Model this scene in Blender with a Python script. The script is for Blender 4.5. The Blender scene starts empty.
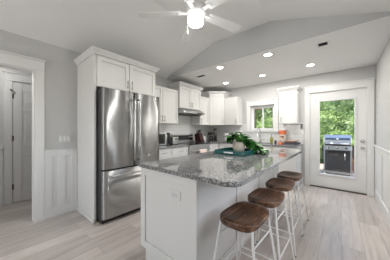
import bpy, bmesh, math, random
from mathutils import Vector, Matrix, noise
random.seed(7)
S = bpy.context.scene
COL = S.collection
PI = math.pi

# ---------------------------------------------------------------- camera
YAW = 0.695
cd = bpy.data.cameras.new('camera'); cam = bpy.data.objects.new('camera', cd); COL.objects.link(cam)
cam.location = (0, 0, 1.226)
cam.rotation_euler = (PI/2, 0, YAW - PI/2)
cd.sensor_width = 36; cd.lens = 175.7/390*36; cd.clip_start = .02
cd.shift_y = 0.3/390
S.camera = cam

# ---------------------------------------------------------------- world, sun, added fill lamps, exposure
S.view_settings.view_transform = 'Standard'; S.view_settings.look = 'None'
S.view_settings.gamma = 1; S.view_settings.use_curve_mapping = False
S.view_settings.exposure = 0.08
W = bpy.data.worlds.new('sky'); S.world = W; W.use_nodes = True
wn = W.node_tree.nodes; wl = W.node_tree.links
sky = wn.new('ShaderNodeTexSky'); sky.sky_type = 'NISHITA'; sky.sun_disc = False
sky.sun_elevation = math.radians(48); sky.sun_rotation = math.radians(200)
wl.new(sky.outputs[0], wn['Background'].inputs[0]); wn['Background'].inputs[1].default_value = 0.6
def light(name, kind, loc, energy, color=(1, 1, 1), rot=None, **k):
    l = bpy.data.lights.new(name, kind); l.energy = energy; l.color = color
    for a, b in k.items(): setattr(l, a, b)
    o = bpy.data.objects.new(name, l); o.location = loc
    if rot: o.rotation_euler = rot
    COL.objects.link(o); return o
SUN_E = 10.0
sd = Vector((0.45, -0.75, -1.0))      # direction the sunlight travels
light('sun', 'SUN', (0, 0, 8), SUN_E, (1, .96, .9), sd.to_track_quat('-Z', 'Y').to_euler(), angle=math.radians(1.0))
REAR_E, FAN_E, SIDE_E = 28, 8, 11
DOWN_E = {2: 3.2, 1: 5.0}; DOWN_REST = 11.5
# fill lamps outside the two added, unseen windows behind the camera
for y in (1.45, 2.45):
    light('rear_window_fill', 'AREA', (-2.95, y, 1.45), REAR_E, (1, .985, .96), (0, -PI/2, 0), shape='RECTANGLE', size=1.45, size_y=.8)
# fill lamp outside the added, unseen window in the right wall
light('side_window_fill', 'AREA', (1.5, -.66, 1.5), SIDE_E, (1, .98, .95), (PI/2, 0, 0), shape='RECTANGLE', size=.9, size_y=1.0)
# ---------------------------------------------------------------- materials
MATS = {}
def new_mat(name):
    m = bpy.data.materials.new(name); m.use_nodes = True; MATS[name] = m
    return m, m.node_tree.nodes, m.node_tree.links, m.node_tree.nodes['Principled BSDF']
def plain(name, col, rough=.5, metal=0, bump=0, bscale=60, var=.04, **k):
    m, n, l, b = new_mat(name)
    tc = n.new('ShaderNodeTexCoord'); nz = n.new('ShaderNodeTexNoise')
    nz.inputs['Scale'].default_value = bscale; nz.inputs['Detail'].default_value = 3
    l.new(tc.outputs['Object'], nz.inputs['Vector'])
    mx = n.new('ShaderNodeMix'); mx.data_type = 'RGBA'
    mx.inputs['A'].default_value = (*[c*(1-var) for c in col], 1); mx.inputs['B'].default_value = (*[min(1, c*(1+var)) for c in col], 1)
    l.new(nz.outputs['Fac'], mx.inputs['Factor']); l.new(mx.outputs['Result'], b.inputs['Base Color'])
    b.inputs['Roughness'].default_value = rough; b.inputs['Metallic'].default_value = metal
    for a, v in k.items(): b.inputs[a.replace('_', ' ')].default_value = v
    if bump:
        bp = n.new('ShaderNodeBump'); bp.inputs['Strength'].default_value = bump; bp.inputs['Distance'].default_value = .002
        l.new(nz.outputs['Fac'], bp.inputs['Height']); l.new(bp.outputs[0], b.inputs['Normal'])
    return m
def ramp(n, stops, interp='LINEAR'):
    r = n.new('ShaderNodeValToRGB'); e = r.color_ramp.elements; r.color_ramp.interpolation = interp
    while len(e) < len(stops): e.new(.5)
    for q, (p, c) in zip(e, stops): q.position = p; q.color = (*c, 1)
    return r
WALL = plain('wall_paint', (.57, .57, .565), .75, bump=.05, bscale=150, var=.01)
CEIL = plain('ceiling_paint', (.86, .855, .845), .85, bump=.05, bscale=120, var=.01)
TRIM = plain('trim_white', (.77, .77, .76), .45, var=.01)
CAB = plain('cabinet_white', (.72, .715, .70), .4, var=.01)
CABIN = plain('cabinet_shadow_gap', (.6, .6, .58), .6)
PLATE = plain('plate_plastic', (.62, .62, .61), .4)
NICKEL = plain('brushed_nickel', (.30, .29, .28), .35, 1)
CHROME = plain('chrome', (.7, .7, .7), .15, 1)
BLACK = plain('black_gloss', (.012, .012, .013), .12)
BLACKM = plain('black_matte', (.02, .02, .021), .5)
DKGREY = plain('dark_grey_metal', (.06, .06, .062), .45, .3)
WMETAL = plain('white_powder_coat', (.78, .78, .77), .4)
PLASTIC = plain('white_plastic', (.78, .78, .77), .35)
FANW = plain('fan_white', (.84, .84, .83), .4)
TEAL = plain('teal_lacquer', (.004, .075, .070), .3)
POT = plain('pot_cream', (.50, .44, .36), .6, bump=.3, bscale=90)
SOIL = plain('potting_soil', (.04, .028, .02), .9)
STEM = plain('plant_stem', (.08, .16, .04), .6)
BRONZE = plain('hinge_metal', (.12, .11, .10), .4, .8)
RED = plain('bag_red', (.66, .16, .06), .4)
CREAM = plain('bag_cream', (.62, .55, .47), .45)
BROWNRED = plain('block_redwood', (.035, .008, .006), .4)
BOOKB = plain('book_slate', (.04, .05, .07), .5)
BOOKR = plain('book_rust', (.18, .07, .045), .5)
BOOKP = plain('book_blush', (.50, .40, .34), .5)
TOWEL = plain('towel_pink', (.72, .60, .54), .95, bump=.5, bscale=300)
SOAP = plain('soap_green', (.30, .31, .06), .2)
PAPER = plain('paper_towel', (.80, .74, .71), .9)
DECK = plain('deck_boards', (.36, .29, .23), .8, bscale=8, var=.2)
POSTW = plain('post_brown', (.16, .085, .05), .7, bscale=14, var=.3)
TAN = plain('eave_tan', (.42, .28, .15), .7)
BARK = plain('bark', (.09, .06, .045), .9, bscale=12, var=.4)
SOILG = plain('hill_ground', (.12, .15, .05), .95, bscale=6, var=.5)
SLATEB = plain('grill_slate_blue', (.02, .035, .065), .4)

def steel(name, col, rough, aniso, rot=.25):
    m, n, l, b = new_mat(name)
    tc = n.new('ShaderNodeTexCoord'); mp = n.new('ShaderNodeMapping'); mp.inputs['Scale'].default_value = (3, 3, 400)
    nz = n.new('ShaderNodeTexNoise'); nz.inputs['Scale'].default_value = 1.5
    l.new(tc.outputs['Object'], mp.inputs[0]); l.new(mp.outputs[0], nz.inputs['Vector'])
    r = ramp(n, [(.3, tuple(c*.93 for c in col)), (.7, tuple(c*1.05 for c in col))]); l.new(nz.outputs['Fac'], r.inputs[0])
    l.new(r.outputs[0], b.inputs['Base Color'])
    b.inputs['Metallic'].default_value = 1; b.inputs['Roughness'].default_value = rough
    b.inputs['Anisotropic'].default_value = aniso; b.inputs['Anisotropic Rotation'].default_value = rot
    if aniso:
        t = n.new('ShaderNodeTangent'); t.direction_type = 'RADIAL'; t.axis = 'Z'; l.new(t.outputs[0], b.inputs['Tangent'])
    return m
STEEL = steel('stainless_brushed', (.52, .52, .515), .42, 1.0)
STEEL2 = steel('stainless_plain', (.55, .55, .545), .28, 0)

HOODS = steel('hood_steel', (.36, .36, .355), .35, 0)
def mk_floor():
    m, n, l, b = new_mat('oak_planks')
    tc = n.new('ShaderNodeTexCoord')
    br = n.new('ShaderNodeTexBrick'); br.offset = .37; br.offset_frequency = 2
    for k, v in (('Scale', 1), ('Brick Width', 1.22), ('Row Height', .18), ('Mortar Size', .0018), ('Mortar Smooth', .1), ('Bias', 0)): br.inputs[k].default_value = v
    br.inputs['Color1'].default_value = (0, 0, 0, 1); br.inputs['Color2'].default_value = (1, 1, 1, 1); br.inputs['Mortar'].default_value = (.5, .5, .5, 1)
    l.new(tc.outputs['Object'], br.inputs['Vector'])
    sh = n.new('ShaderNodeVectorMath'); sh.operation = 'MULTIPLY_ADD'; sh.inputs[1].default_value = (9, 9, 0)
    l.new(br.outputs['Color'], sh.inputs[0]); l.new(tc.outputs['Object'], sh.inputs[2])
    mp = n.new('ShaderNodeMapping'); mp.inputs['Scale'].default_value = (1.1, 11, 1); l.new(sh.outputs[0], mp.inputs[0])
    nz = n.new('ShaderNodeTexNoise'); nz.inputs['Scale'].default_value = 1.6; nz.inputs['Detail'].default_value = 6; nz.inputs['Roughness'].default_value = .62
    nz.inputs['Distortion'].default_value = .6
    l.new(mp.outputs[0], nz.inputs['Vector'])
    r = ramp(n, [(.25, (.39, .35, .325)), (.48, (.55, .50, .468)), (.75, (.65, .605, .57))]); l.new(nz.outputs['Fac'], r.inputs[0])
    r2 = ramp(n, [(0, (.84, .83, .82)), (1, (1.08, 1.075, 1.07))]); l.new(br.outputs['Color'], r2.inputs[0])
    mu = n.new('ShaderNodeMix'); mu.data_type = 'RGBA'; mu.blend_type = 'MULTIPLY'; mu.inputs['Factor'].default_value = 1
    l.new(r.outputs[0], mu.inputs['A']); l.new(r2.outputs[0], mu.inputs['B'])
    m2 = n.new('ShaderNodeMix'); m2.data_type = 'RGBA'; m2.inputs['B'].default_value = (.30, .27, .25, 1)
    l.new(br.outputs['Fac'], m2.inputs['Factor']); l.new(mu.outputs['Result'], m2.inputs['A'])
    l.new(m2.outputs['Result'], b.inputs['Base Color'])
    b.inputs['Roughness'].default_value = .29
    return m
FLOOR = mk_floor()

def mk_granite():
    m, n, l, b = new_mat('granite_speckled')
    tc = n.new('ShaderNodeTexCoord')
    def nz(s, d=4, rr=.6):
        x = n.new('ShaderNodeTexNoise'); x.inputs['Scale'].default_value = s; x.inputs['Detail'].default_value = d; x.inputs['Roughness'].default_value = rr
        l.new(tc.outputs['Object'], x.inputs['Vector']); return x
    a = nz(78); r = ramp(n, [(.36, (.05, .05, .053)), (.46, (.19, .19, .19)), (.57, (.32, .316, .31)), (.70, (.52, .515, .50))]); l.new(a.outputs['Fac'], r.inputs[0])
    v = nz(120, 2, .7); rv = ramp(n, [(.56, (0, 0, 0)), (.62, (1, 1, 1))]); l.new(v.outputs['Fac'], rv.inputs[0])
    mx = n.new('ShaderNodeMix'); mx.data_type = 'RGBA'; mx.inputs['B'].default_value = (.025, .025, .027, 1)
    l.new(rv.outputs[0], mx.inputs['Factor']); l.new(r.outputs[0], mx.inputs['A'])
    w = nz(110, 2, .6)
    mp = n.new('ShaderNodeMapping'); mp.inputs['Location'].default_value = (5, 3, 9); l.new(tc.outputs['Object'], mp.inputs[0]); l.new(mp.outputs[0], w.inputs['Vector'])
    rw = ramp(n, [(.64, (0, 0, 0)), (.70, (1, 1, 1))]); l.new(w.outputs['Fac'], rw.inputs[0])
    m2 = n.new('ShaderNodeMix'); m2.data_type = 'RGBA'; m2.inputs['B'].default_value = (.80, .79, .77, 1)
    l.new(rw.outputs[0], m2.inputs['Factor']); l.new(mx.outputs['Result'], m2.inputs['A'])
    l.new(m2.outputs['Result'], b.inputs['Base Color']); b.inputs['Roughness'].default_value = .035
    b.inputs['IOR'].default_value = 1.65
    return m
GRANITE = mk_granite()

def mk_walnut():
    m, n, l, b = new_mat('walnut_block')
    tc = n.new('ShaderNodeTexCoord')
    br = n.new('ShaderNodeTexBrick'); br.offset = .4
    for k, v in (('Scale', 1), ('Brick Width', .30), ('Row Height', .033), ('Mortar Size', .0004), ('Bias', 0)): br.inputs[k].default_value = v
    br.inputs['Color1'].default_value = (0, 0, 0, 1); br.inputs['Color2'].default_value = (1, 1, 1, 1); br.inputs['Mortar'].default_value = (0, 0, 0, 1)
    l.new(tc.outputs['Object'], br.inputs['Vector'])
    sh = n.new('ShaderNodeVectorMath'); sh.operation = 'MULTIPLY_ADD'; sh.inputs[1].default_value = (4, 4, 4)
    l.new(br.outputs['Color'], sh.inputs[0]); l.new(tc.outputs['Object'], sh.inputs[2])
    mp = n.new('ShaderNodeMapping'); mp.inputs['Scale'].default_value = (5, 60, 60); l.new(sh.outputs[0], mp.inputs[0])
    nz = n.new('ShaderNodeTexNoise'); nz.inputs['Scale'].default_value = 1; nz.inputs['Detail'].default_value = 5; nz.inputs['Distortion'].default_value = .8
    l.new(mp.outputs[0], nz.inputs['Vector'])
    r = ramp(n, [(.3, (.022, .009, .005)), (.5, (.090, .042, .022)), (.70, (.24, .13, .075))]); l.new(nz.outputs['Fac'], r.inputs[0])
    r2 = ramp(n, [(0, (.45, .43, .42)), (1, (1.5, 1.45, 1.4))]); l.new(br.outputs['Color'], r2.inputs[0])
    mu = n.new('ShaderNodeMix'); mu.data_type = 'RGBA'; mu.blend_type = 'MULTIPLY'; mu.inputs['Factor'].default_value = 1
    l.new(r.outputs[0], mu.inputs['A']); l.new(r2.outputs[0], mu.inputs['B']); l.new(mu.outputs['Result'], b.inputs['Base Color'])
    b.inputs['Roughness'].default_value = .33
    return m
WALNUT = mk_walnut()

def mk_tile(name, axis):
    m, n, l, b = new_mat(name)
    tc = n.new('ShaderNodeTexCoord'); sp = n.new('ShaderNodeSeparateXYZ'); cb = n.new('ShaderNodeCombineXYZ')
    l.new(tc.outputs['Object'], sp.inputs[0]); l.new(sp.outputs[axis], cb.inputs[0]); l.new(sp.outputs[2], cb.inputs[1])
    br = n.new('ShaderNodeTexBrick')
    for k, v in (('Scale', 1), ('Brick Width', .152), ('Row Height', .076), ('Mortar Size', .002), ('Mortar Smooth', .2)): br.inputs[k].default_value = v
    br.inputs['Color1'].default_value = (.74, .74, .735, 1); br.inputs['Color2'].default_value = (.78, .78, .775, 1); br.inputs['Mortar'].default_value = (.55, .55, .54, 1)
    l.new(cb.outputs[0], br.inputs['Vector']); l.new(br.outputs['Color'], b.inputs['Base Color'])
    b.inputs['Roughness'].default_value = .15
    bp = n.new('ShaderNodeBump'); bp.inputs['Strength'].default_value = .4; bp.inputs['Distance'].default_value = .002; bp.invert = True
    l.new(br.outputs['Fac'], bp.inputs['Height']); l.new(bp.outputs[0], b.inputs['Normal'])
    return m
TILEX = mk_tile('subway_tile_x', 0); TILEY = mk_tile('subway_tile_y', 1)

def mk_glass(name, tint=(1, 1, 1), refl=.06):
    m = bpy.data.materials.new(name); m.use_nodes = True; n = m.node_tree.nodes; l = m.node_tree.links
    n.remove(n['Principled BSDF'])
    t = n.new('ShaderNodeBsdfTransparent'); t.inputs[0].default_value = (*tint, 1)
    g = n.new('ShaderNodeBsdfGlossy'); g.inputs['Roughness'].default_value = .02
    mx = n.new('ShaderNodeMixShader'); mx.inputs[0].default_value = refl
    l.new(t.outputs[0], mx.inputs[1]); l.new(g.outputs[0], mx.inputs[2]); l.new(mx.outputs[0], n['Material Output'].inputs[0])
    return m
GLASS = mk_glass('window_glass'); 
def mk_emit(name, col, s):
    m = bpy.data.materials.new(name); m.use_nodes = True; b = m.node_tree.nodes['Principled BSDF']
    b.inputs['Base Color'].default_value = (.8, .8, .8, 1); b.inputs['Emission Color'].default_value = (*col, 1); b.inputs['Emission Strength'].default_value = s
    return m
LENS = mk_emit('downlight_lens', (1, .97, .92), 6)
GLOBE = mk_emit('opal_globe', (1, .975, .94), 11)

def mk_leaf(name, c0, c1, c2, scale, rough=.5, trans=.35):
    m = bpy.data.materials.new(name); m.use_nodes = True; n = m.node_tree.nodes; l = m.node_tree.links; b = n['Principled BSDF']
    tc = n.new('ShaderNodeTexCoord'); nz = n.new('ShaderNodeTexNoise'); nz.inputs['Scale'].default_value = scale; nz.inputs['Detail'].default_value = 4; nz.inputs['Roughness'].default_value = .7
    l.new(tc.outputs['Object'], nz.inputs['Vector'])
    r = ramp(n, [(.33, c0), (.5, c1), (.66, c2)]); l.new(nz.outputs['Fac'], r.inputs[0]); l.new(r.outputs[0], b.inputs['Base Color'])
    b.inputs['Roughness'].default_value = rough
    t = n.new('ShaderNodeBsdfTranslucent'); l.new(r.outputs[0], t.inputs[0])
    mx = n.new('ShaderNodeMixShader'); mx.inputs[0].default_value = trans
    l.new(b.outputs[0], mx.inputs[1]); l.new(t.outputs[0], mx.inputs[2]); l.new(mx.outputs[0], n['Material Output'].inputs[0])
    return m
LEAFA = mk_leaf('leaf_bright', (.11, .19, .05), (.28, .40, .11), (.60, .68, .34), 4)
LEAFB = mk_leaf('leaf_mid', (.06, .12, .035), (.16, .26, .075), (.42, .50, .24), 4)
LEAFP = mk_leaf('pothos_leaf', (.008, .045, .010), (.028, .14, .022), (.14, .36, .08), 18, .25, .15)

# ---------------------------------------------------------------- mesh helpers
class MB:
    def __init__(s): s.v = []; s.f = []; s.sm = []
    def add(s, vs, fs, smooth=False):
        o = len(s.v); s.v += [tuple(v) for v in vs]; s.f += [tuple(i+o for i in f) for f in fs]; s.sm += [smooth]*len(fs); return s
    def box(s, x0, y0, z0, x1, y1, z1):
        return s.fbox((0, 0, 0), (1, 0, 0), (0, 1, 0), x0, x1, y0, y1, z0, z1)
    def fbox(s, o, u, n, a0, a1, d0, d1, z0, z1):
        """box in a frame: a along u, d along n, z up"""
        o = Vector(o); u = Vector(u); n = Vector(n); k = Vector((0, 0, 1))
        P = [o + u*a + n*d + k*z for z in (z0, z1) for a, d in ((a0, d0), (a1, d0), (a1, d1), (a0, d1))]
        fs = [(0, 3, 2, 1), (4, 5, 6, 7), (0, 1, 5, 4), (1, 2, 6, 5), (2, 3, 7, 6), (3, 0, 4, 7)]
        if u.cross(n).dot(k)*(a1-a0)*(d1-d0)*(z1-z0) < 0: fs = [f[::-1] for f in fs]
        return s.add(P, fs)
    def tube(s, pts, r, seg=8, caps=True):
        pts = [Vector(p) for p in pts]; rs = r if isinstance(r, (list, tuple)) else [r]*len(pts)
        vs = []; prev = None
        for i, p in enumerate(pts):
            t = (pts[min(i+1, len(pts)-1)] - pts[max(i-1, 0)]).normalized()
            if prev is None: a = t.orthogonal().normalized()
            else: a = (prev - t*prev.dot(t)).normalized()
            prev = a; b = t.cross(a)
            vs += [p + (a*math.cos(q) + b*math.sin(q))*rs[i] for q in (2*PI*j/seg for j in range(seg))]
        fs = [(i*seg+j, i*seg+(j+1) % seg, (i+1)*seg+(j+1) % seg, (i+1)*seg+j) for i in range(len(pts)-1) for j in range(seg)]
        s.add(vs, fs, True)
        if caps: s.add(vs[:seg], [tuple(range(seg))[::-1]]); s.add(vs[-seg:], [tuple(range(seg))])
        return s
    def lathe(s, prof, c=(0, 0, 0), seg=24, axis='z'):
        vs = []
        for r, z in prof:
            for j in range(seg):
                q = 2*PI*j/seg; a, b = r*math.cos(q), r*math.sin(q)
                v = {'z': (a, b, z), 'x': (z, a, b), 'y': (b, z, a)}[axis]
                vs.append((v[0]+c[0], v[1]+c[1], v[2]+c[2]))
        n = len(prof)
        fs = [(i*seg+j, i*seg+(j+1) % seg, (i+1)*seg+(j+1) % seg, (i+1)*seg+j) for i in range(n-1) for j in range(seg)]
        s.add(vs, fs, True)
        if prof[0][0] > 1e-5: s.add(vs[:seg], [tuple(range(seg))[::-1]])
        if prof[-1][0] > 1e-5: s.add(vs[-seg:], [tuple(range(seg))])
        return s
    def prism(s, out, z0, z1):
        n = len(out); vs = [(x, y, z0) for x, y in out] + [(x, y, z1) for x, y in out]
        fs = [tuple(range(n))[::-1], tuple(range(n, 2*n))] + [(i, (i+1) % n, n+(i+1) % n, n+i) for i in range(n)]
        return s.add(vs, fs)
    def extr(s, prof, o, u, n, a0, a1):
        """profile (d,z) swept along u from a0 to a1"""
        o = Vector(o); u = Vector(u); n = Vector(n); k = Vector((0, 0, 1)); m = len(prof)
        vs = [o + u*a + n*d + k*z for a in (a0, a1) for d, z in prof]
        fs = [tuple(range(m))[::-1], tuple(range(m, 2*m))] + [(i, (i+1) % m, m+(i+1) % m, m+i) for i in range(m)]
        return s.add(vs, fs)
def wloc(o):
    v = Vector((0, 0, 0))
    while o is not None: v += o.location; o = o.parent
    return v
def build(name, mb, mat, parent=None, bevel=0, seg=2, sub=0, origin=None):
    """links the collected geometry as ONE mesh object; world coordinates go in"""
    me = bpy.data.meshes.new(name); off = wloc(parent) if parent else Vector(origin or (0, 0, 0))
    me.from_pydata([tuple(Vector(v)-off) for v in mb.v], [], mb.f)
    bm = bmesh.new(); bm.from_mesh(me)
    if not mb.sm or not all(mb.sm): pass
    bmesh.ops.recalc_face_normals(bm, faces=bm.faces)
    bm.to_mesh(me); bm.free()
    me.polygons.foreach_set('use_smooth', mb.sm[:len(me.polygons)] if len(mb.sm) == len(me.polygons) else [False]*len(me.polygons))
    me.materials.append(mat)
    o = bpy.data.objects.new(name, me); COL.objects.link(o)
    if parent: o.parent = parent
    elif origin: o.location = origin
    if bevel:
        b = o.modifiers.new('bevel', 'BEVEL'); b.width = bevel; b.segments = seg; b.limit_method = 'ANGLE'; b.angle_limit = math.radians(40)
    if sub:
        d = o.modifiers.new('sub', 'SUBSURF'); d.levels = sub; d.render_levels = sub
    return o
def tag(o, label, cat, group=None):
    o['label'] = label; o['category'] = cat
    if group: o['group'] = group
    return o
def thing(name, label, cat, loc, group=None):
    o = bpy.data.objects.new(name, None); o.location = loc; COL.objects.link(o); o.empty_display_size = .05
    return tag(o, label, cat, group)
def struct(name, mb, mat, parent=None, **k):
    o = build(name, mb, mat, parent, **k)
    if parent is None: o['kind'] = 'structure'
    return o
def copy_tree(o, parent=None):
    c = o.copy(); COL.objects.link(c)
    if parent: c.parent = parent
    for ch in list(o.children): copy_tree(ch, c)
    return c
def bx(*a): return MB().box(*a)
def rrect(x0, y0, x1, y1, rad, seg=6):
    """rounded rectangle outline, rad = radii at (x0y0, x1y0, x1y1, x0y1)"""
    out = []
    for (cx, cy, q0, r) in ((x0, y0, PI, rad[0]), (x1, y0, 1.5*PI, rad[1]), (x1, y1, 0, rad[2]), (x0, y1, .5*PI, rad[3])):
        px = cx + (r if cx == x0 else -r); py = cy + (r if cy == y0 else -r)
        if r < 1e-4: out.append((cx, cy)); continue
        out += [(px + r*math.cos(q0 + .5*PI*i/seg), py + r*math.sin(q0 + .5*PI*i/seg)) for i in range(seg+1)]
    return out

# ================================================================ THE SETTING
XB, YL, YR, XR, XG = 4.63, 3.15, -.49, -2.8, 2.725
TH = .14
HC, HT = 2.44, 2.85
Y1, Y2 = 1.82, .80       # flat strip of the vaulted ceiling
struct('floor', bx(XR-.1, YR-.1, -.08, XB+TH, 4.5, 0), FLOOR)
# left wall with the doorway to the hall
OX0, OX1, OZ = -.50, .434, 2.03
struct('wall_left', MB().box(XR, YL, 0, OX0, YL+TH, 2.6).box(OX0, YL, OZ, OX1, YL+TH, 2.6).box(OX1, YL, 0, XB, YL+TH, 2.6), WALL)
SX0, SX1, SZ0, SZ1 = 1.0, 2.0, .99, 2.05  # opening for the added right-wall window
struct('wall_right', MB().box(XR, YR-TH, 0, SX0, YR, 2.6).box(SX1, YR-TH, 0, XB+TH, YR, 2.6).box(SX0, YR-TH, 0, SX1, YR, SZ0).box(SX0, YR-TH, SZ1, SX1, YR, 2.6), WALL)
# back wall with window and door openings
WY0, WY1, WZ0, WZ1 = 1.29, 1.90, 1.215, 1.88
DY0, DY1, DZ = -.385, .555, 2.06
wb = MB()
wb.box(XB, WY1, 0, XB+TH, YL+TH, 2.6).box(XB, WY0, 0, XB+TH, WY1, WZ0).box(XB, WY0, WZ1, XB+TH, WY1, 2.6)
wb.box(XB, DY1, 0, XB+TH, WY0, 2.6).box(XB, DY0, DZ, XB+TH, DY1, 2.6).box(XB, YR, 0, XB+TH, DY0, 2.6)
struct('wall_back', wb, WALL)
# rear wall, behind the camera, with openings for two added windows
wr = MB(); RZ0, RZ1 = .70, 2.15
for a, b in ((YR, 1.05), (1.85, 2.05), (2.85, YL)): wr.box(XR-TH, a, 0, XR, b, 2.95)
for a, b in ((1.05, 1.85), (2.05, 2.85)): wr.box(XR-TH, a, 0, XR, b, RZ0); wr.box(XR-TH, a, RZ1, XR, b, 2.95)
struct('wall_rear', wr, WALL)
# ceilings
vp = [(YL+TH, HC-.044), (YL, HC), (Y1, HT), (Y2, HT), (YR, HC), (YR-TH, HC-.044)]
cprof = vp + [(y, z+.12) for y, z in vp[::-1]]
struct('ceiling', MB().extr(cprof, (0, 0, 0), (1, 0, 0), (0, 1, 0), XR-TH, XG+.0), CEIL)
gb = MB()
gp = [(YL, HC), (Y1, HT), (Y2, HT), (YR, HC)]
gv = [(x, y, z) for x in (XG, XG+.02) for y, z in gp]
gb.add(gv, [(0, 1, 2, 3), (7, 6, 5, 4), (0, 4, 5, 1), (1, 5, 6, 2), (2, 6, 7, 3), (3, 7, 4, 0)])
struct('wall_gable', gb, WALL)
struct('ceiling_kitchen', bx(XG+.02, YR-TH, HC, XB+TH, YL+TH, HC+.12), CEIL)
# hall beyond the doorway
struct('wall_hall', MB().box(-1.6, 4.24, 0, 2.0, 4.36, 2.5).box(-1.72, YL+TH, 0, -1.6, 4.36, 2.5).box(2.0, YL+TH, 0, 2.12, 4.36, 2.5), WALL)
struct('ceiling_hall', bx(-1.72, YL+TH, HC, 2.12, 4.36, HC+.1), CEIL)

def casing(name, o, u, n, a0, a1, z0, z1, w=.10, head=.13, d=.02, legs=True, sides=(1, 1), over=.012):
    """flat craftsman casing with a taller head and a cap"""
    m = MB()
    if sides[0]: m.fbox(o, u, n, a0-w, a0, .0, d, z0, z1)
    if sides[1]: m.fbox(o, u, n, a1, a1+w, .0, d, z0, z1)
    A, B = a0-(w if sides[0] else 0), a1+(w if sides[1] else 0)
    m.fbox(o, u, n, A, B, 0, d+.004, z1, z1+head)
    m.fbox(o, u, n, A-over, B+over, 0, d+.022, z1+head, z1+head+.022)
    return struct(name, m, TRIM, bevel=.003)
casing('trim_doorway', (0, YL, 0), (1, 0, 0), (0, -1, 0), OX0, OX1, 0, OZ, w=.095)
struct('trim_doorway_jamb', MB().box(OX1-.012, YL-.001, 0, OX1+.004, YL+TH+.001, OZ).box(OX0-.004, YL-.001, 0, OX0+.012, YL+TH+.001, OZ).box(OX0+.012, YL-.001, OZ-.012, OX1-.012, YL+TH+.001, OZ+.004), TRIM)
casing('trim_door', (XB, 0, 0), (0, 1, 0), (-1, 0, 0), DY0+.015, DY1-.015, 0, DZ-.015, w=.095, head=.125, over=.0, sides=(1, 1))
m = MB(); xi = XB-.022
m.box(XB-.02, WY0-.10, WZ0-.0, XB, WY0, WZ1).box(XB-.02, WY1, WZ0, XB, WY1+.10, WZ1)
m.box(XB-.024, WY0-.10, WZ1, XB, WY1+.10, WZ1+.115).box(XB-.042, WY0-.115, WZ1+.115, XB, WY1+.115, WZ1+.137)
m.box(XB-.045, WY0-.115, WZ0-.028, XB+.06, WY1+.115, WZ0).box(XB-.018, WY0-.10, WZ0-.09, XB, WY1+.10, WZ0-.028)
struct('trim_window', m, TRIM, bevel=.003)

# wainscot: flat white board, cap, base, stiles
def wains(name, o, u, n, a0, a1, stiles, zt=.955, pw=.085):
    m = MB()
    m.fbox(o, u, n, a0, a1, 0, .004, .0, zt-.02)
    m.fbox(o, u, n, a0, a1, .004, .016, zt-.105, zt-.02)      # top rail
    m.fbox(o, u, n, a0, a1, .004, .036, zt-.02, zt)           # cap
    for s_ in stiles: m.fbox(o, u, n, s_-pw/2, s_+pw/2, .004, .016, .14, zt-.105)
    m.fbox(o, u, n, a0, a1, .004, .02, 0, .14)
    return struct(name, m, TRIM, bevel=.0025)
wains('trim_wainscot_left', (0, YL, 0), (1, 0, 0), (0, -1, 0), OX1+.096, .923, [.572, .722, .88])
wains('trim_wainscot_right', (0, YR, 0), (1, 0, 0), (0, 1, 0), XR, XB-.001, [4.585]+[4.585-.62*i for i in range(1, 11)])
wains('trim_wainscot_rear', (0, YL, 0), (1, 0, 0), (0, -1, 0), XR, OX0-.11, [-2.5, -1.9, -1.3, -.72])
wains('trim_wainscot_hall', (0, 4.24, 0), (1, 0, 0), (0, -1, 0), -1.6, .20, [-.9, -.3, .157])
m = MB().box(.205, 4.22, 0, .30, 4.24, 2.05).box(1.13, 4.22, 0, 1.23, 4.24, 2.05).box(.205, 4.216, 2.05, 1.23, 4.24, 2.18).box(.19, 4.2, 2.18, 1.245, 4.24, 2.2)
struct('trim_hall_door', m, TRIM, bevel=.003)
# six panel hall door
d1 = bpy.data.objects.new('door_1', None); d1.location = (.72, 4.215, 0); COL.objects.link(d1); d1['kind'] = 'structure'
tag(d1, 'closed white six panel door at the back of the hall', 'door')
m = MB(); dx0, dx1 = .308, 1.122; zr = [.012, .24, .80, .98, 1.55, 1.66, 1.90, 2.03]
st = [dx0, dx0+.11, dx0+.355, dx0+.46, dx1-.11, dx1]
m.box(dx0, 4.226, .012, dx1, 4.24, 2.03)
for a, b in ((st[0], st[1]), (st[2], st[3]), (st[4], st[5])): m.box(a, 4.212, .012, b, 4.226, 2.03)
for a, b in ((st[1], st[2]), (st[3], st[4])):
    for z0, z1 in ((.012, .24), (.80, .98), (1.55, 1.66), (1.90, 2.03)): m.box(a, 4.212, z0, b, 4.226, z1)
    for z0, z1 in ((.24, .80), (.98, 1.55), (1.66, 1.90)): m.box(a+.035, 4.217, z0+.035, b-.035, 4.226, z1-.035)
build('door_slab', m, TRIM, d1, bevel=.004)
for z in (.28, 1.09, 1.80):
    build('hinge', MB().tube([(.303, 4.208, z-.045), (.303, 4.208, z+.045)], .007).box(.297, 4.211, z-.045, .318, 4.214, z+.045), BRONZE, d1)
build('door_stop', MB().tube([(.303, 4.205, 1.86), (.27, 4.16, 1.90), (.30, 4.14, 1.88), (.335, 4.16, 1.835)], .006), BRONZE, d1)

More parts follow.
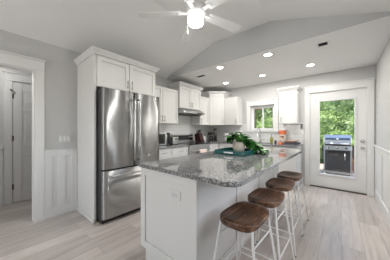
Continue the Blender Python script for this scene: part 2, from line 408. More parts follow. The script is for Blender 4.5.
# rear windows, unseen behind the camera, added to let fill light in
for i, (a, b) in enumerate(((1.05, 1.85), (2.05, 2.85))):
    w = bpy.data.objects.new('window_%d' % (i+2), None); w.location = (XR, (a+b)/2, RZ0); COL.objects.link(w); w['kind'] = 'structure'
    m = MB()
    for z0, z1 in ((RZ0, RZ0+.05), (1.40, 1.45), (RZ1-.05, RZ1)): m.box(XR-.09, a, z0, XR-.05, b, z1)
    for y in (a, b-.05): m.box(XR-.09, y, RZ0+.05, XR-.05, y+.05, 1.40).box(XR-.09, y, 1.45, XR-.05, y+.05, RZ1-.05)
    build('window_frame', m, TRIM, w)
    build('glass', bx(XR-.073, a+.05, RZ0+.05, XR-.067, b-.05, RZ1-.05), GLASS, w)
    m = MB().box(XR, a-.1, RZ0-.1, XR+.02, a, RZ1+.12).box(XR, b, RZ0-.1, XR+.02, b+.1, RZ1+.12).box(XR, a, RZ1, XR+.02, b, RZ1+.12).box(XR, a, RZ0-.1, XR+.03, b, RZ0)
    build('window_trim', m, TRIM, w)
w = bpy.data.objects.new('window_4', None); w.location = (1.5, YR, SZ0); COL.objects.link(w); w['kind'] = 'structure'  # unseen window added around the side fill lamp
m = MB()
for z0, z1 in ((SZ0, SZ0+.04), (1.50, 1.54), (SZ1-.04, SZ1)): m.box(SX0, YR-.10, z0, SX1, YR-.06, z1)
for x in (SX0, SX1-.04): m.box(x, YR-.10, SZ0+.04, x+.04, YR-.06, 1.50).box(x, YR-.10, 1.54, x+.04, YR-.06, SZ1-.04)
build('window_frame', m, TRIM, w)
build('glass', bx(SX0+.04, YR-.083, SZ0+.04, SX1-.04, YR-.077, SZ1-.04), GLASS, w)
m = MB().box(SX0-.09, YR, SZ0, SX0, YR+.02, SZ1).box(SX1, YR, SZ0, SX1+.09, YR+.02, SZ1).box(SX0-.09, YR, SZ1, SX1+.09, YR+.02, SZ1+.12).box(SX0-.10, YR-.06, SZ0-.025, SX1+.10, YR+.045, SZ0)
build('window_trim', m, TRIM, w)
# kitchen window: sliding sash pair
w = bpy.data.objects.new('window_1', None); w.location = (XB+.08, 1.62, WZ0); COL.objects.link(w); w['kind'] = 'structure'
tag(w, 'small white sliding window over the kitchen sink', 'window')
m = MB()
m.box(XB+.06, WY0, WZ0, XB+.13, WY1, WZ0+.03).box(XB+.06, WY0, WZ1-.03, XB+.13, WY1, WZ1).box(XB+.06, WY0, WZ0+.03, XB+.13, WY0+.025, WZ1-.03).box(XB+.06, WY1-.03, WZ0+.03, XB+.13, WY1, WZ1-.03)
build('window_frame', m, TRIM, w)
for y0, y1, x in ((WY0+.025, 1.61, XB+.075), (1.575, WY1-.03, XB+.10)):
    m = MB().box(x, y0, WZ0+.03, x+.022, y1, WZ0+.07).box(x, y0, WZ1-.07, x+.022, y1, WZ1-.03).box(x, y0, WZ0+.07, x+.022, y0+.03, WZ1-.07).box(x, y1-.03, WZ0+.07, x+.022, y1, WZ1-.07)
    s_ = build('sash', m, TRIM, w)
    build('pane', bx(x+.009, y0+.03, WZ0+.07, x+.013, y1-.03, WZ1-.07), GLASS, s_)
# patio door: full lite
d2 = bpy.data.objects.new('door_2', None); d2.location = (XB, .085, 0); COL.objects.link(d2); d2['kind'] = 'structure'
tag(d2, 'white full-lite patio door with the grill behind its glass', 'door')
ax0, ax1 = XB+.02, XB+.064; ay0, ay1, az0, az1 = -.367, .537, .022, 2.043
gy0, gy1, gz0, gz1 = -.195, .362, .30, 1.845
m = MB().box(ax0, ay0, az0, ax1, gy0, az1).box(ax0, gy1, az0, ax1, ay1, az1).box(ax0, gy0, az0, ax1, gy1, gz0).box(ax0, gy0, gz1, ax1, gy1, az1)
build('door_slab', m, TRIM, d2)
m = MB()
f = .035
for (y0, z0, y1, z1) in ((gy0-f, gz0-f, gy0, gz1+f), (gy1, gz0-f, gy1+f, gz1+f), (gy0, gz0-f, gy1, gz0), (gy0, gz1, gy1, gz1+f)): m.box(ax0-.012, y0, z0, ax0, y1, z1)
build('glass_bead', m, TRIM, d2, bevel=.004)
build('glass', bx(XB+.038, gy0, gz0, XB+.044, gy1, gz1), GLASS, d2)
for z, r in ((.885, .028), (1.02, .025)):
    build('door_knob' if z < 1 else 'deadbolt', MB().lathe([(.001, -.062 if z < 1 else -.03), (r*.8, -.058 if z < 1 else -.028), (r, -.045 if z < 1 else -.02), (r*.75, -.03 if z < 1 else -.014), (.012, -.022 if z < 1 else -.012), (.012, -.008), (.031, -.008), (.031, 0)], (ax0, -.308, z), 20, 'x'), CHROME, d2)
build('threshold', bx(XB-.02, ay0, 0.001, XB+.13, ay1, .02), BRONZE, d2)
m = MB().box(XB-.0, DY0, 0, XB+TH, DY0+.016, DZ).box(XB, DY1-.016, 0, XB+TH, DY1, DZ).box(XB, DY0+.016, DZ-.016, XB+TH, DY1-.016, DZ)
struct('trim_door_jamb', m, TRIM)
# tiled backsplash
struct('trim_backsplash_stove', MB().box(1.89, YL-.008, .914, 2.80, YL, 1.40).box(2.80, YL-.008, .90, 3.58, YL, 1.74).box(3.58, YL-.008, .914, XB, YL, 1.40), TILEX)
m = MB().box(XB-.008, .66, .914, XB, 1.175, 1.40).box(XB-.008, 1.175, .914, XB, 2.015, 1.124).box(XB-.008, 2.015, .914, XB, YL-.008, 1.40)
struct('trim_backsplash_sink', m, TILEY)

# ================================================================ CABINETS
X, Y, Z = Vector((1, 0, 0)), Vector((0, 1, 0)), Vector((0, 0, 1))
def shaker(o, u, n, a0, a1, z0, z1, t=.02, fr=.058, rec=.012):
    m = MB()
    m.fbox(o, u, n, a0, a0+fr, 0, t, z0, z1).fbox(o, u, n, a1-fr, a1, 0, t, z0, z1)
    m.fbox(o, u, n, a0+fr, a1-fr, 0, t, z0, z0+fr).fbox(o, u, n, a0+fr, a1-fr, 0, t, z1-fr, z1)
    m.fbox(o, u, n, a0+fr, a1-fr, 0, t-rec, z0+fr, z1-fr)
    return m
def pull(o, u, n, a, z, ln=.12, vert=True, d0=.02):
    o = Vector(o); p = lambda aa, dd, zz: o + Vector(u)*aa + Vector(n)*dd + Z*zz
    m = MB(); h = ln/2
    if vert:
        m.tube([p(a, d0+.028, z-h), p(a, d0+.028, z+h)], .0055)
        for s_ in (-1, 1): m.tube([p(a, d0, z+s_*h*.7), p(a, d0+.028, z+s_*h*.7)], .0045)
    else:
        m.tube([p(a-h, d0+.028, z), p(a+h, d0+.028, z)], .0055)
        for s_ in (-1, 1): m.tube([p(a+s_*h*.7, d0, z), p(a+s_*h*.7, d0+.028, z)], .0045)
    return m
CROWN = [(0, 0), (.012, 0), (.018, .012), (.045, .05), (.05, .055), (.05, .068), (0, .068)]
def crown_path(pts, z):
    """crown moulding round an open path of (x,y) going clockwise seen from above (outside on the left hand of travel)"""
    m = MB(); P = [Vector((x, y, 0)) for x, y in pts]; N = []
    for i in range(len(P)):
        d0 = (P[i]-P[i-1]).normalized() if i else (P[1]-P[0]).normalized()
        d1 = (P[i+1]-P[i]).normalized() if i < len(P)-1 else d0
        n0 = Vector((d0.y, -d0.x, 0)); n1 = Vector((d1.y, -d1.x, 0)); b = (n0+n1).normalized()
        N.append(b/max(.3, b.dot(n0)))
    k = len(CROWN); vs = []
    for p, nn in zip(P, N): vs += [p + nn*d + Z*(z+h) for d, h in CROWN]
    fs = [(i*k+j, i*k+(j+1) % k, (i+1)*k+(j+1) % k, (i+1)*k+j) for i in range(len(P)-1) for j in range(k)]
    fs += [tuple(range(k))[::-1], tuple(range((len(P)-1)*k, len(P)*k))]
    return m.add(vs, fs)
def put_door(root, o, u, n, a0, a1, z0, z1, hx=None, hz=None, vert=True, name='door', fr=.058, ln=.12):
    d = build(name, shaker(o, u, n, a0, a1, z0, z1, fr=fr), CAB, root, bevel=.0018, seg=1)
    if hx is not None: build('handle', pull(o, u, n, hx, hz, ln, vert), NICKEL, d)
    return d
g = .004
NY = -Y; NX = -X
# fridge surround: tall end panel + cabinet above
c = thing('wall_cabinet', 'white two-door cabinet with crown and tall side panel around the steel fridge', 'cabinet', (1.4, 2.8, 0), 'white kitchen cabinets')
build('side_panel', bx(.925, 2.50, 0, .952, YL-.002, 2.235), CAB, c, bevel=.002)
build('base_moulding', bx(.912, 2.49, 0, .925, YL-.03, .045), CAB, c)
build('side_panel', bx(1.885, 2.50, 0, 1.905, YL-.002, 2.235), CAB, c)
build('cabinet_body', bx(.952, 2.50, 1.81, 1.885, YL-.002, 2.235), CAB, c)
put_door(c, (0, 2.50, 0), X, NY, .956, 1.417-g, 1.815, 2.225, 1.417-.035, 1.91)
put_door(c, (0, 2.50, 0), X, NY, 1.417+g, 1.90, 1.815, 2.225, 1.417+.035, 1.91)
build('crown', crown_path([(.925, YL-.002), (.925, 2.48), (1.905, 2.48), (1.905, YL-.002)][::1], 2.232), CAB, c)
# two-door wall cabinet between fridge and hood
c = thing('wall_cabinet', 'white two-door wall cabinet between the fridge surround and the hood cabinet', 'cabinet', (2.35, 2.98, 1.37), 'white kitchen cabinets')
build('cabinet_body', bx(1.908, 2.84, 1.37, 2.795, YL-.009, 2.12), CAB, c)
put_door(c, (0, 2.84, 0), X, NY, 1.912, 2.35-g, 1.372, 2.118, 2.35-.033, 1.47)
put_door(c, (0, 2.84, 0), X, NY, 2.35+g, 2.792, 1.372, 2.118, 2.35+.033, 1.47)
# cabinet over the hood
c = thing('wall_cabinet', 'tall white crowned two-door cabinet directly above the steel range hood', 'cabinet', (3.19, 2.98, 1.73), 'white kitchen cabinets')
build('cabinet_body', bx(2.80, 2.80, 1.735, 3.575, YL-.009, 2.245), CAB, c)
put_door(c, (0, 2.80, 0), X, NY, 2.803, 3.187-g, 1.738, 2.235, 3.187-.033, 1.83)
put_door(c, (0, 2.80, 0), X, NY, 3.187+g, 3.572, 1.738, 2.235, 3.187+.033, 1.83)
build('crown', crown_path([(2.80, YL-.009), (2.80, 2.78), (3.575, 2.78), (3.575, YL-.009)], 2.24), CAB, c)
# narrow cabinet right of the hood
c = thing('wall_cabinet', 'narrow white single-door wall cabinet between range hood and crowned corner cabinet', 'cabinet', (3.79, 2.98, 1.37), 'white kitchen cabinets')
build('cabinet_body', bx(3.58, 2.84, 1.37, 4.005, YL-.009, 2.12), CAB, c)
put_door(c, (0, 2.84, 0), X, NY, 3.583, 4.003, 1.372, 2.118, 3.63, 1.47)
# diagonal corner cabinet
c = thing('corner_cabinet', 'tall crowned white corner cabinet with one diagonal door', 'cabinet', (4.35, 2.87, 1.37), 'white kitchen cabinets')
A = Vector((4.012, 2.84, 0)); B = Vector((4.32, 2.532, 0)); ud = (B-A).normalized(); nd = Vector((-ud.y, ud.x, 0))
if nd.dot(Vector((-1, -1, 0))) < 0: nd = -nd
build('cabinet_body', MB().prism([(4.012, YL-.009), (4.012, 2.84), (4.32, 2.532), (XB-.009, 2.532), (XB-.009, YL-.009)], 1.37, 2.245), CAB, c)
L_ = (B-A).length
put_door(c, A, ud, nd, .012, L_-.012, 1.374, 2.235, L_-.05, 1.47)
A2 = A + nd*.02; B2 = B + nd*.02
build('crown', crown_path([(4.012, YL-.009), (4.012, 2.84-.008), (4.32-.008, 2.532), (XB-.009, 2.532)], 2.24), CAB, c)
# single door cabinet left of the window
c = thing('wall_cabinet', 'white single-door wall cabinet on the sink wall left of the window', 'cabinet', (4.47, 2.33, 1.37), 'white kitchen cabinets')
build('cabinet_body', bx(4.32, 2.125, 1.37, XB-.009, 2.528, 2.12), CAB, c)
put_door(c, (4.32, 0, 0), Y, NX, 2.128, 2.525, 1.372, 2.118, 2.165, 1.47)
# single door cabinet right of the window
c = thing('wall_cabinet', 'white single-door wall cabinet with crown between sink window and patio door', 'cabinet', (4.47, .92, 1.37), 'white kitchen cabinets')
build('cabinet_body', bx(4.32, .735, 1.37, XB-.009, 1.09, 2.12), CAB, c)
put_door(c, (4.32, 0, 0), Y, NX, .738, 1.087, 1.372, 2.10, 1.05, 1.47)
build('crown', crown_path([(XB-.009, 1.09), (4.30, 1.09), (4.30, .735), (XB-.009, .735)], 2.105), CAB, c)

# base cabinets
def base(label, o, u, n, a0, a1, cols, drawers=True, depth=.58, loc=None):
    oo = Vector(o); mid = oo + Vector(u)*(a0+a1)/2 - Vector(n)*depth/2
    c = thing('base_cabinet', label, 'cabinet', (mid.x, mid.y, 0), 'white kitchen cabinets')
    build('cabinet_body', MB().fbox(o, u, n, a0, a1, -depth, 0, .10, .878), CAB, c)
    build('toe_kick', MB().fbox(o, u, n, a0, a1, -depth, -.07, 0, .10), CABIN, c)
    w = (a1-a0)/cols
    for i in range(cols):
        b0, b1 = a0+w*i+.003, a0+w*(i+1)-.003
        if drawers: put_door(c, o, u, n, b0, b1, .725, .872, (b0+b1)/2, .80, False, 'drawer', .035)
        put_door(c, o, u, n, b0, b1, .105, .718 if drawers else .872, (b1-.035) if i % 2 == 0 else (b0+.035), .63)
    return c
base('white base cabinet with two drawers between fridge and range', (0, 2.555, 0), X, NY, 1.908, 2.812, 2)
base('white base cabinet with drawers right of the range', (0, 2.555, 0), X, NY, 3.582, 4.03, 1)
base('white corner base cabinet beneath the coffee maker, left of the sink cabinet', (4.05, 0, 0), Y, NX, 2.06, 2.52, 1, depth=.57)
base('white sink base cabinet with two doors below the window', (4.05, 0, 0), Y, NX, 1.16, 2.055, 2, False, depth=.57)
base('white end base cabinet below the chip bag and books', (4.05, 0, 0), Y, NX, .70, 1.155, 1, depth=.57)
# stone tops
t = build('countertop', bx(1.908, 2.52, .880, 2.814, YL-.009, .914), GRANITE, origin=(2.36, 2.83, .88), bevel=.004)
tag(t, 'grey granite countertop between fridge and range', 'countertop')
t = build('countertop', MB().prism([(3.58, YL-.009), (3.58, 2.52), (4.01, 2.52), (4.01, .675), (XB-.009, .675), (XB-.009, YL-.009)], .880, .914), GRANITE, origin=(4.3, 1.9, .88), bevel=.004)
tag(t, 'grey L-shaped granite countertop with sink along the window wall', 'countertop')
sk = thing('sink', 'steel sink rim set in the counter below the window', 'sink', (4.3, 1.6, .914))
build('sink_rim', MB().box(4.12, 1.25, .914, 4.14, 1.95, .918).box(4.46, 1.25, .914, 4.48, 1.95, .918).box(4.14, 1.25, .914, 4.46, 1.27, .918).box(4.14, 1.93, .914, 4.46, 1.95, .918), STEEL2, sk)
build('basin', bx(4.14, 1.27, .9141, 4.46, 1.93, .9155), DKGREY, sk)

# ---------------------------------------------------------------- fridge
r = thing('refrigerator', 'stainless french door fridge with bottom freezer inside the white surround', 'refrigerator', (1.417, 2.7, 0))
fx0, fx1, fy = .967, 1.868, 2.315
build('body', bx(fx0, 2.385, .04, fx1, 3.10, 1.775), DKGREY, r, bevel=.004)
def bowed(x0, x1, z0, z1, y0, yb, bow=.012, n=12):
    m = MB(); vs = []
    for i in range(n+1):
        q = i/n; x = x0+(x1-x0)*q; y = y0 + bow*(2*q-1)**2
        e = .010*max(0, 1-min(q, 1-q)*n*1.0)
        vs += [(x, y+e, z0), (x, y+e, z1)]
    k = len(vs); vs += [(x1, yb, z0), (x1, yb, z1), (x0, yb, z0), (x0, yb, z1)]
    fs = [(2*i, 2*i+2, 2*i+3, 2*i+1) for i in range(n)]
    m.add(vs, fs, True)
    fl = [(k-2, k, k+1, k-1), (k, k+2, k+3, k+1), (k+2, 0, 1, k+3), tuple([2*i for i in range(n+1)][::-1]+[k+2, k][::1])]
    m.f += [tuple(q) for q in [(k-2, k, k+1, k-1), (k, k+2, k+3, k+1), (k+2, 0, 1, k+3)]]
    m.f += [tuple([2*i for i in range(n+1)] + [k, k+2]), tuple([2*i+1 for i in range(n+1)] + [k+1, k+3])]
    m.sm += [False]*5
    return m
FB = .006
mid = (fx0+fx1)/2
for x0, x1, hx in ((fx0, mid-.003, mid-.04), (mid+.003, fx1, mid+.04)):
    d = build('door', bowed(x0, x1, .718, 1.775, fy, 2.378, FB), STEEL, r)
    h = MB().tube([(hx, fy+.005, .80), (hx, fy-.04, .80), (hx, fy-.055, .815), (hx, fy-.058, 1.0), (hx, fy-.058, 1.45), (hx, fy-.055, 1.655), (hx, fy-.04, 1.67), (hx, fy+.005, 1.67)], .0125, 10)
    build('handle', h, STEEL2, d)
d = build('freezer_drawer', bowed(fx0, fx1, .075, .694, fy, 2.378, FB), STEEL, r)
build('handle', MB().tube([(1.02, fy+.005, .63), (1.02, fy-.04, .63), (1.035, fy-.055, .63), (1.2, fy-.058, .63), (1.6, fy-.058, .63), (1.80, fy-.055, .63), (1.815, fy-.04, .63), (1.815, fy+.005, .63)], .0125, 10), STEEL2, d)
build('badge', bx(1.77, fy-.003, 1.705, 1.82, fy+.004, 1.716), NICKEL, d.parent)
build('gasket', MB().box(fx0+.012, 2.355, .68, fx1-.012, 2.3845, .735).box(mid-.012, 2.355, .735, mid+.012, 2.3845, 1.76), BLACKM, r)
build('kick_grille', bx(fx0+.01, 2.40, 0, fx1-.01, 2.6, .0395), BLACKM, r)

# ---------------------------------------------------------------- range hood, range
h = thing('range_hood', 'stainless range hood below the crowned cabinet above the stove', 'range hood', (3.19, 2.9, 1.61))
prof = [(YL-.010, 1.733), (2.80, 1.733), (2.66, 1.655), (2.65, 1.615), (YL-.010, 1.605)]
build('canopy', MB().extr(prof, (0, 0, 0), X, Y, 2.803, 3.572), HOODS, h, bevel=.003)
build('filter', bx(2.86, 2.72, 1.595, 3.52, 3.10, 1.606), DKGREY, h)
build('control_strip', bx(3.28, 2.645, 1.625, 3.46, 2.651, 1.645), BLACK, h)
r = thing('range', 'stainless electric range with black backguard and towel on its oven handle', 'stove', (3.197, 2.83, 0))
rx0, rx1 = 2.82, 3.575
build('body', bx(rx0, 2.54, .02, rx1, YL-.012, .90), STEEL2, r)
build('cooktop', bx(rx0, 2.50, .901, rx1, 3.04, .918), BLACK, r, bevel=.004)
bgd = build('backguard', bx(rx0, 3.045, .90, rx1, YL-.012, 1.135), STEEL2, r, bevel=.006)
build('display_panel', bx(rx0+.03, 3.036, .985, rx1-.03, 3.045, 1.10), BLACK, bgd)
for x in (2.90, 2.98, 3.41, 3.49): build('knob', MB().lathe([(.02, 0), (.018, -.025), (.001, -.025)], (x, 3.036, 1.055), 14, 'y'), STEEL2, bgd)
od = build('oven_door', bx(rx0+.004, 2.505, .22, rx1-.004, 2.54, .80), STEEL2, r, bevel=.004)
build('window', bx(rx0+.11, 2.499, .36, rx1-.11, 2.505, .64), BLACK, od)
build('handle', MB().tube([(rx0+.06, 2.505, .775), (rx0+.06, 2.455, .775), (rx1-.06, 2.455, .775), (rx1-.06, 2.505, .775)], .011), STEEL2, od)
build('control_panel', bx(rx0+.004, 2.50, .806, rx1-.004, 2.54, .896), STEEL2, r, bevel=.003)
build('storage_drawer', bx(rx0+.004, 2.51, .06, rx1-.004, 2.54, .214), STEEL2, r)
for x, y, q in ((3.0, 2.65, .10), (3.39, 2.65, .08), (3.0, 2.9, .08), (3.39, 2.9, .10)): build('burner', MB().lathe([(q, .918), (q, .9195), (q-.008, .9195), (q-.008, .9185)], (x, y, 0), 28), DKGREY, r)
# towel folded over the oven handle
m = MB(); n_ = 12; vs = []; tw0, tw1 = 3.10, 3.36
path = [(2.470, .56), (2.471, .70), (2.470, .775), (2.455, .792), (2.440, .775), (2.436, .66), (2.433, .52)]
for j, (yy, zz) in enumerate(path):
    for i in range(n_+1):
        q = i/n_; wob = .006*math.sin(q*17+j*.4)*(0 if 2 <= j <= 4 else 1)
        vs.append((tw0+(tw1-tw0)*q, yy + (wob if j > 3 else wob*.3), zz + (.012*math.sin(q*9) if j in (0, 6) else 0)))
m.add(vs, [(j*(n_+1)+i, j*(n_+1)+i+1, (j+1)*(n_+1)+i+1, (j+1)*(n_+1)+i) for j in range(len(path)-1) for i in range(n_)], True)
tw = build('towel', m, TOWEL, origin=(3.23, 2.455, .79)); so = tw.modifiers.new('thick', 'SOLIDIFY'); so.thickness = .005
tag(tw, 'pale pinkish kitchen towel hanging over the oven handle', 'towel')

# ---------------------------------------------------------------- island
IX0, IX1, IY0, IY1 = .955, 3.18, .783, 1.472
c = thing('kitchen_island', 'long white kitchen island with panelled sides below the speckled granite top', 'island', (2.08, 1.13, 0))
build('cabinet_body', bx(IX0+.0245, IY0+.034, .132, IX1, IY1, .878), CAB, c)
build('toe_kick', bx(IX0+.05, IY0+.10, 0, IX1-.03, IY1-.07, .132), CAB, c)
build('end_panel', shaker((IX0+.024, 0, 0), Y, NX, IY0, IY1, .132, .878, .024, .068, .012), CAB, c, bevel=.003)
build('plinth', bx(IX0+.024, IY0+.0305, .0, IX0+.05, IY1-.045, .132), CAB, c, bevel=.003)
m = MB(); m.fbox((0, IY0+.034, 0), X, NY, IX0+.0245, IX1, 0, .004, .0, .878)
st = [(IX0+.0245, IX0+.10), (1.615, 1.70), (2.255, 2.34), (2.85, 2.935), (IX1-.08, IX1)]
for a, b in st: m.fbox((0, IY0+.030, 0), X, NY, a, b, 0, .030 if a < 1.2 else .014, .1325 if a < 1.2 else 0, .878)
for (a, b), (a2, b2) in zip(st, st[1:]):
    m.fbox((0, IY0+.030, 0), X, NY, b, a2, 0, .014, .0, .11)
build('back_panel', m, CAB, c, bevel=.002)
for k in range(3):
    a0 = IX0+.03+k*.715
    put_door(c, (0, IY1, 0), X, Y, a0+.003, a0+.712, .105, .872, a0+.06, .72)
t = build('island_countertop', MB().prism(rrect(.935, .472, 3.25, 1.490, (.10, .10, .012, .012)), .879, .914), GRANITE, origin=(2.08, 1.0, .879), bevel=.006, seg=3)
tag(t, 'speckled grey granite slab with rounded corners topping the long island', 'countertop')

# ---------------------------------------------------------------- stools
def make_stool(label):
    root = thing('counter_stool', label, 'stool', (0, 0, 0), 'counter stools along the island')
    # saddle seat : grid clipped to a barrel outline
    nr, ns = 7, 40; top = []; bot = []
    zs = .650
    def outl(q):
        e = 3.6; cx, sx = math.cos(q), math.sin(q)
        rr = (abs(cx/.188)**e + abs(sx/.132)**e)**(-1/e); return rr*cx, rr*sx
    vs = [(0, 0, zs-.022)]
    for i in range(1, nr+1):
        for j in range(ns):
            x, y = outl(2*PI*j/ns); s_ = i/nr
            px, py = x*s_, y*s_
            vs.append((px, py, zs - .022 + .022*min(1, (abs(px)/.2)**2 + .55*(abs(py)/.15)**3) - (.005 if i == nr else 0)))
    fs = [(0, 1+j, 1+(j+1) % ns) for j in range(ns)]
    for i in range(nr-1):
        for j in range(ns):
            a = 1+i*ns; fs.append((a+j, a+ns+j, a+ns+(j+1) % ns, a+(j+1) % ns))
    last = 1+(nr-1)*ns
    rings = [(1.012, -.008), (1.015, -.034), (.985, -.046), (.90, -.051)]
    for k, (sc, dz) in enumerate(rings):
        for j in range(ns):
            x, y = outl(2*PI*j/ns); vs.append((x*sc, y*sc, zs + dz - .004))
        a = last + k*ns
        for j in range(ns): fs.append((a+j, a+ns+j, a+ns+(j+1) % ns, a+(j+1) % ns))
    fs.append(tuple(last+len(rings)*ns+j for j in range(ns))[::-1])
    build('seat', MB().add(vs, fs, True), WALNUT, root)
    tops = .600; rod = .0085
    T = {}; F = {}
    for sx in (-1, 1):
        for sy in (-1, 1):
            T[sx, sy] = Vector((sx*.138, sy*.112, tops)); F[sx, sy] = Vector((sx*.212, sy*.185, .006))
    at = lambda k, z: T[k].lerp(F[k], (tops-z)/(tops-.006))
    for k in T:
        l = build('leg', MB().tube([T[k], F[k]], rod, 10), WMETAL, root)
        build('foot_cap', MB().tube([at(k, .014), at(k, .001)], .0085, 10), BLACKM, l)
    build('seat_bracket', MB().tube([T[-1, -1], T[1, -1], T[1, 1], T[-1, 1], T[-1, -1]], .006, 8), WMETAL, root)
    for sy in (-1, 1): build('brace', MB().tube([at((-1, sy), .50), at((1, sy), .50)], .0055, 8), WMETAL, root)
    for sx in (-1, 1): build('footrest', MB().tube([at((sx, -1), .20), at((sx, 1), .20)], .006, 8), WMETAL, root)
    for sy in (-1, 1): build('footrest', MB().tube([at((-1, sy), .23), at((1, sy), .23)], .006, 8), WMETAL, root)
    return root
SL = ['walnut-seat stool with white legs at the near rounded corner of the island',
      'walnut-seat white-legged stool, second from the near corner of the island',
      'walnut-seat white-legged stool, third from the near corner, second from the patio door',
      'walnut-seat white-legged stool farthest along the island, closest to the patio door']
st0 = make_stool(SL[0])
for i, (x, y, a) in enumerate(((1.195, .53, -.03), (1.645, .525, 0), (2.14, .53, .02), (2.605, .53, 0))):
    s_ = st0 if i == 0 else copy_tree(st0)
    s_.location = (x, y, 0); s_.rotation_euler = (0, 0, a); s_['label'] = SL[i]

# ---------------------------------------------------------------- ceiling fan
FX, FY = 1.545, 1.275
f = thing('ceiling_fan', 'white five-blade ceiling fan with glowing opal globe on the vaulted ceiling', 'fan', (FX, FY, 2.85))
build('canopy', MB().lathe([(.065, 2.85), (.065, 2.83), (.03, 2.79), (.018, 2.785)], (FX, FY, 0), 24), FANW, f)
build('downrod', MB().tube([(FX, FY, 2.80), (FX, FY, 2.64)], .013), FANW, f)
build('motor_housing', MB().lathe([(.03, 2.665), (.08, 2.655), (.108, 2.635), (.112, 2.60), (.112, 2.56), (.10, 2.54), (.075, 2.53), (.075, 2.51)], (FX, FY, 0), 32), FANW, f)
build('light_globe', MB().lathe([(.078, 2.512), (.086, 2.505), (.089, 2.475), (.087, 2.452), (.078, 2.435), (.055, 2.424), (.001, 2.42)], (FX, FY, 0), 32), GLOBE, f)
for k in range(5):
    q = math.radians(125 + 72*k); d = Vector((math.cos(q), math.sin(q), 0)); p = Vector((-d.y, d.x, 0))
    tilt = -.22
    m = MB(); vs = []; n_ = 14
    for zz in (-.004, .004):
        for i in range(n_+1):
            s_ = i/n_; rr = .17 + .51*s_; wd = (.052 + .014*s_) * math.sqrt(max(0.02, 1-max(0, (s_-.9)/.1)**2*.75))
            for sg in (-1, 1):
                vs.append(Vector((FX, FY, 2.572 + zz + sg*wd*tilt)) + d*rr + p*(sg*wd))
    k0 = 2*(n_+1); fs = []
    for i in range(n_):
        a = 2*i; fs += [(a, a+1, a+3, a+2), (k0+a, k0+a+2, k0+a+3, k0+a+1), (a, a+2, k0+a+2, k0+a), (a+1, k0+a+1, k0+a+3, a+3)]
    fs += [(0, k0, k0+1, 1), (2*n_, 2*n_+1, k0+2*n_+1, k0+2*n_)]
    b = build('blade', m.add(vs, fs), FANW, f)
    o_ = Vector((FX, FY, 0))
    build('blade_bracket', MB().fbox(o_, d, p, .095, .21, -.022, .022, 2.560, 2.566), FANW, b)
build('pull_chain', MB().tube([(FX-.06, FY+.075, 2.545), (FX-.06, FY+.075, 2.36)], .0016, 6).lathe([(.001, 2.325), (.006, 2.328), (.006, 2.352), (.001, 2.36)], (FX-.06, FY+.075, 0), 10), FANW, f)
light('fan_lamp', 'AREA', (FX, FY, 2.405), FAN_E, (1, .985, .96), (0, 0, 0), shape='DISK', size=.13)

# hall lamp, out of view, added to brighten the hall
hl = thing('added_flush_light', 'round white flush ceiling lamp added out of view in the hall', 'ceiling light', (-.25, 3.75, HC))
build('base', MB().lathe([(.15, HC-.001), (.15, HC-.02), (.12, HC-.022)], (-.25, 3.75, 0), 24), PLASTIC, hl)
build('diffuser', MB().lathe([(.135, HC-.022), (.13, HC-.05), (.08, HC-.075), (.001, HC-.08)], (-.25, 3.75, 0), 24), GLOBE, hl)
light('hall_fill_lamp', 'POINT', (-.25, 3.75, HC-.16), 9, (1, .985, .96), shadow_soft_size=.1)

# ---------------------------------------------------------------- recessed lights and vents
RL = [((2.915, 1.80), 'round recessed ceiling light near the gable, above the range side'),
      ((3.962, 2.28), 'smallest recessed ceiling light, over the kitchen corner'),
      ((3.942, 1.343), 'recessed ceiling light in front of the sink window, middle of the far row'),
      ((2.907, .904), 'round recessed ceiling light near the gable, above the island stools'),
      ((3.88, .443), 'recessed ceiling light nearest the patio door')]
for k, ((x, y), lb) in enumerate(RL):
    t = thing('recessed_light', lb, 'ceiling light', (x, y, HC), 'recessed kitchen ceiling lights')
    build('trim_ring', MB().lathe([(.056, HC-.001), (.058, HC-.007), (.076, HC-.005), (.079, HC-.001)], (x, y, 0), 32), PLASTIC, t)
    build('lens', MB().lathe([(.001, HC-.004), (.057, HC-.004)], (x, y, 0), 32), LENS, t)
    light('downlight', 'AREA', (x, y, HC-.012), DOWN_E.get(k+1, DOWN_REST), (1, .965, .915), (0, 0, 0), shape='DISK', size=.11)
def vent(label, x, y, lx, ly, dark):
    v = thing('air_vent', label, 'vent', (x, y, HC))
    a, b = lx/2, ly/2; w_ = .022
    m = MB().box(x-a, y-b, HC-.008, x+a, y-b+w_, HC-.0005).box(x-a, y+b-w_, HC-.008, x+a, y+b, HC-.0005).box(x-a, y-b+w_, HC-.008, x-a+w_, y+b-w_, HC-.0005).box(x+a-w_, y-b+w_, HC-.008, x+a, y+b-w_, HC-.0005)
    build('frame', m, PLASTIC, v)
    build('duct', bx(x-a+w_, y-b+w_, HC-.003, x+a-w_, y+b-w_, HC-.0005), BLACKM, v)
    n_ = int((lx-2*w_)/.018); m = MB()
    for i in range(n_):
        xx = x-a+w_+.009+i*(lx-2*w_)/n_
        za, zb = (HC-.010, HC-.004) if xx < x+.04 or dark else (HC-.004, HC-.010)
        m.add([(xx-.005, y-b+w_, za), (xx+.005, y-b+w_, zb), (xx+.005, y+b-w_, zb), (xx-.005, y+b-w_, za)], [(0, 1, 2, 3)])
    build('louvres', m, PLASTIC if not dark else NICKEL, v)
vent('white framed square ceiling vent with dark louvres, toward the patio door', 3.05, .20, .17, .15, False)
vent('small dark rectangular ceiling vent above the range hood cabinet', 3.10, 2.42, .13, .26, True)

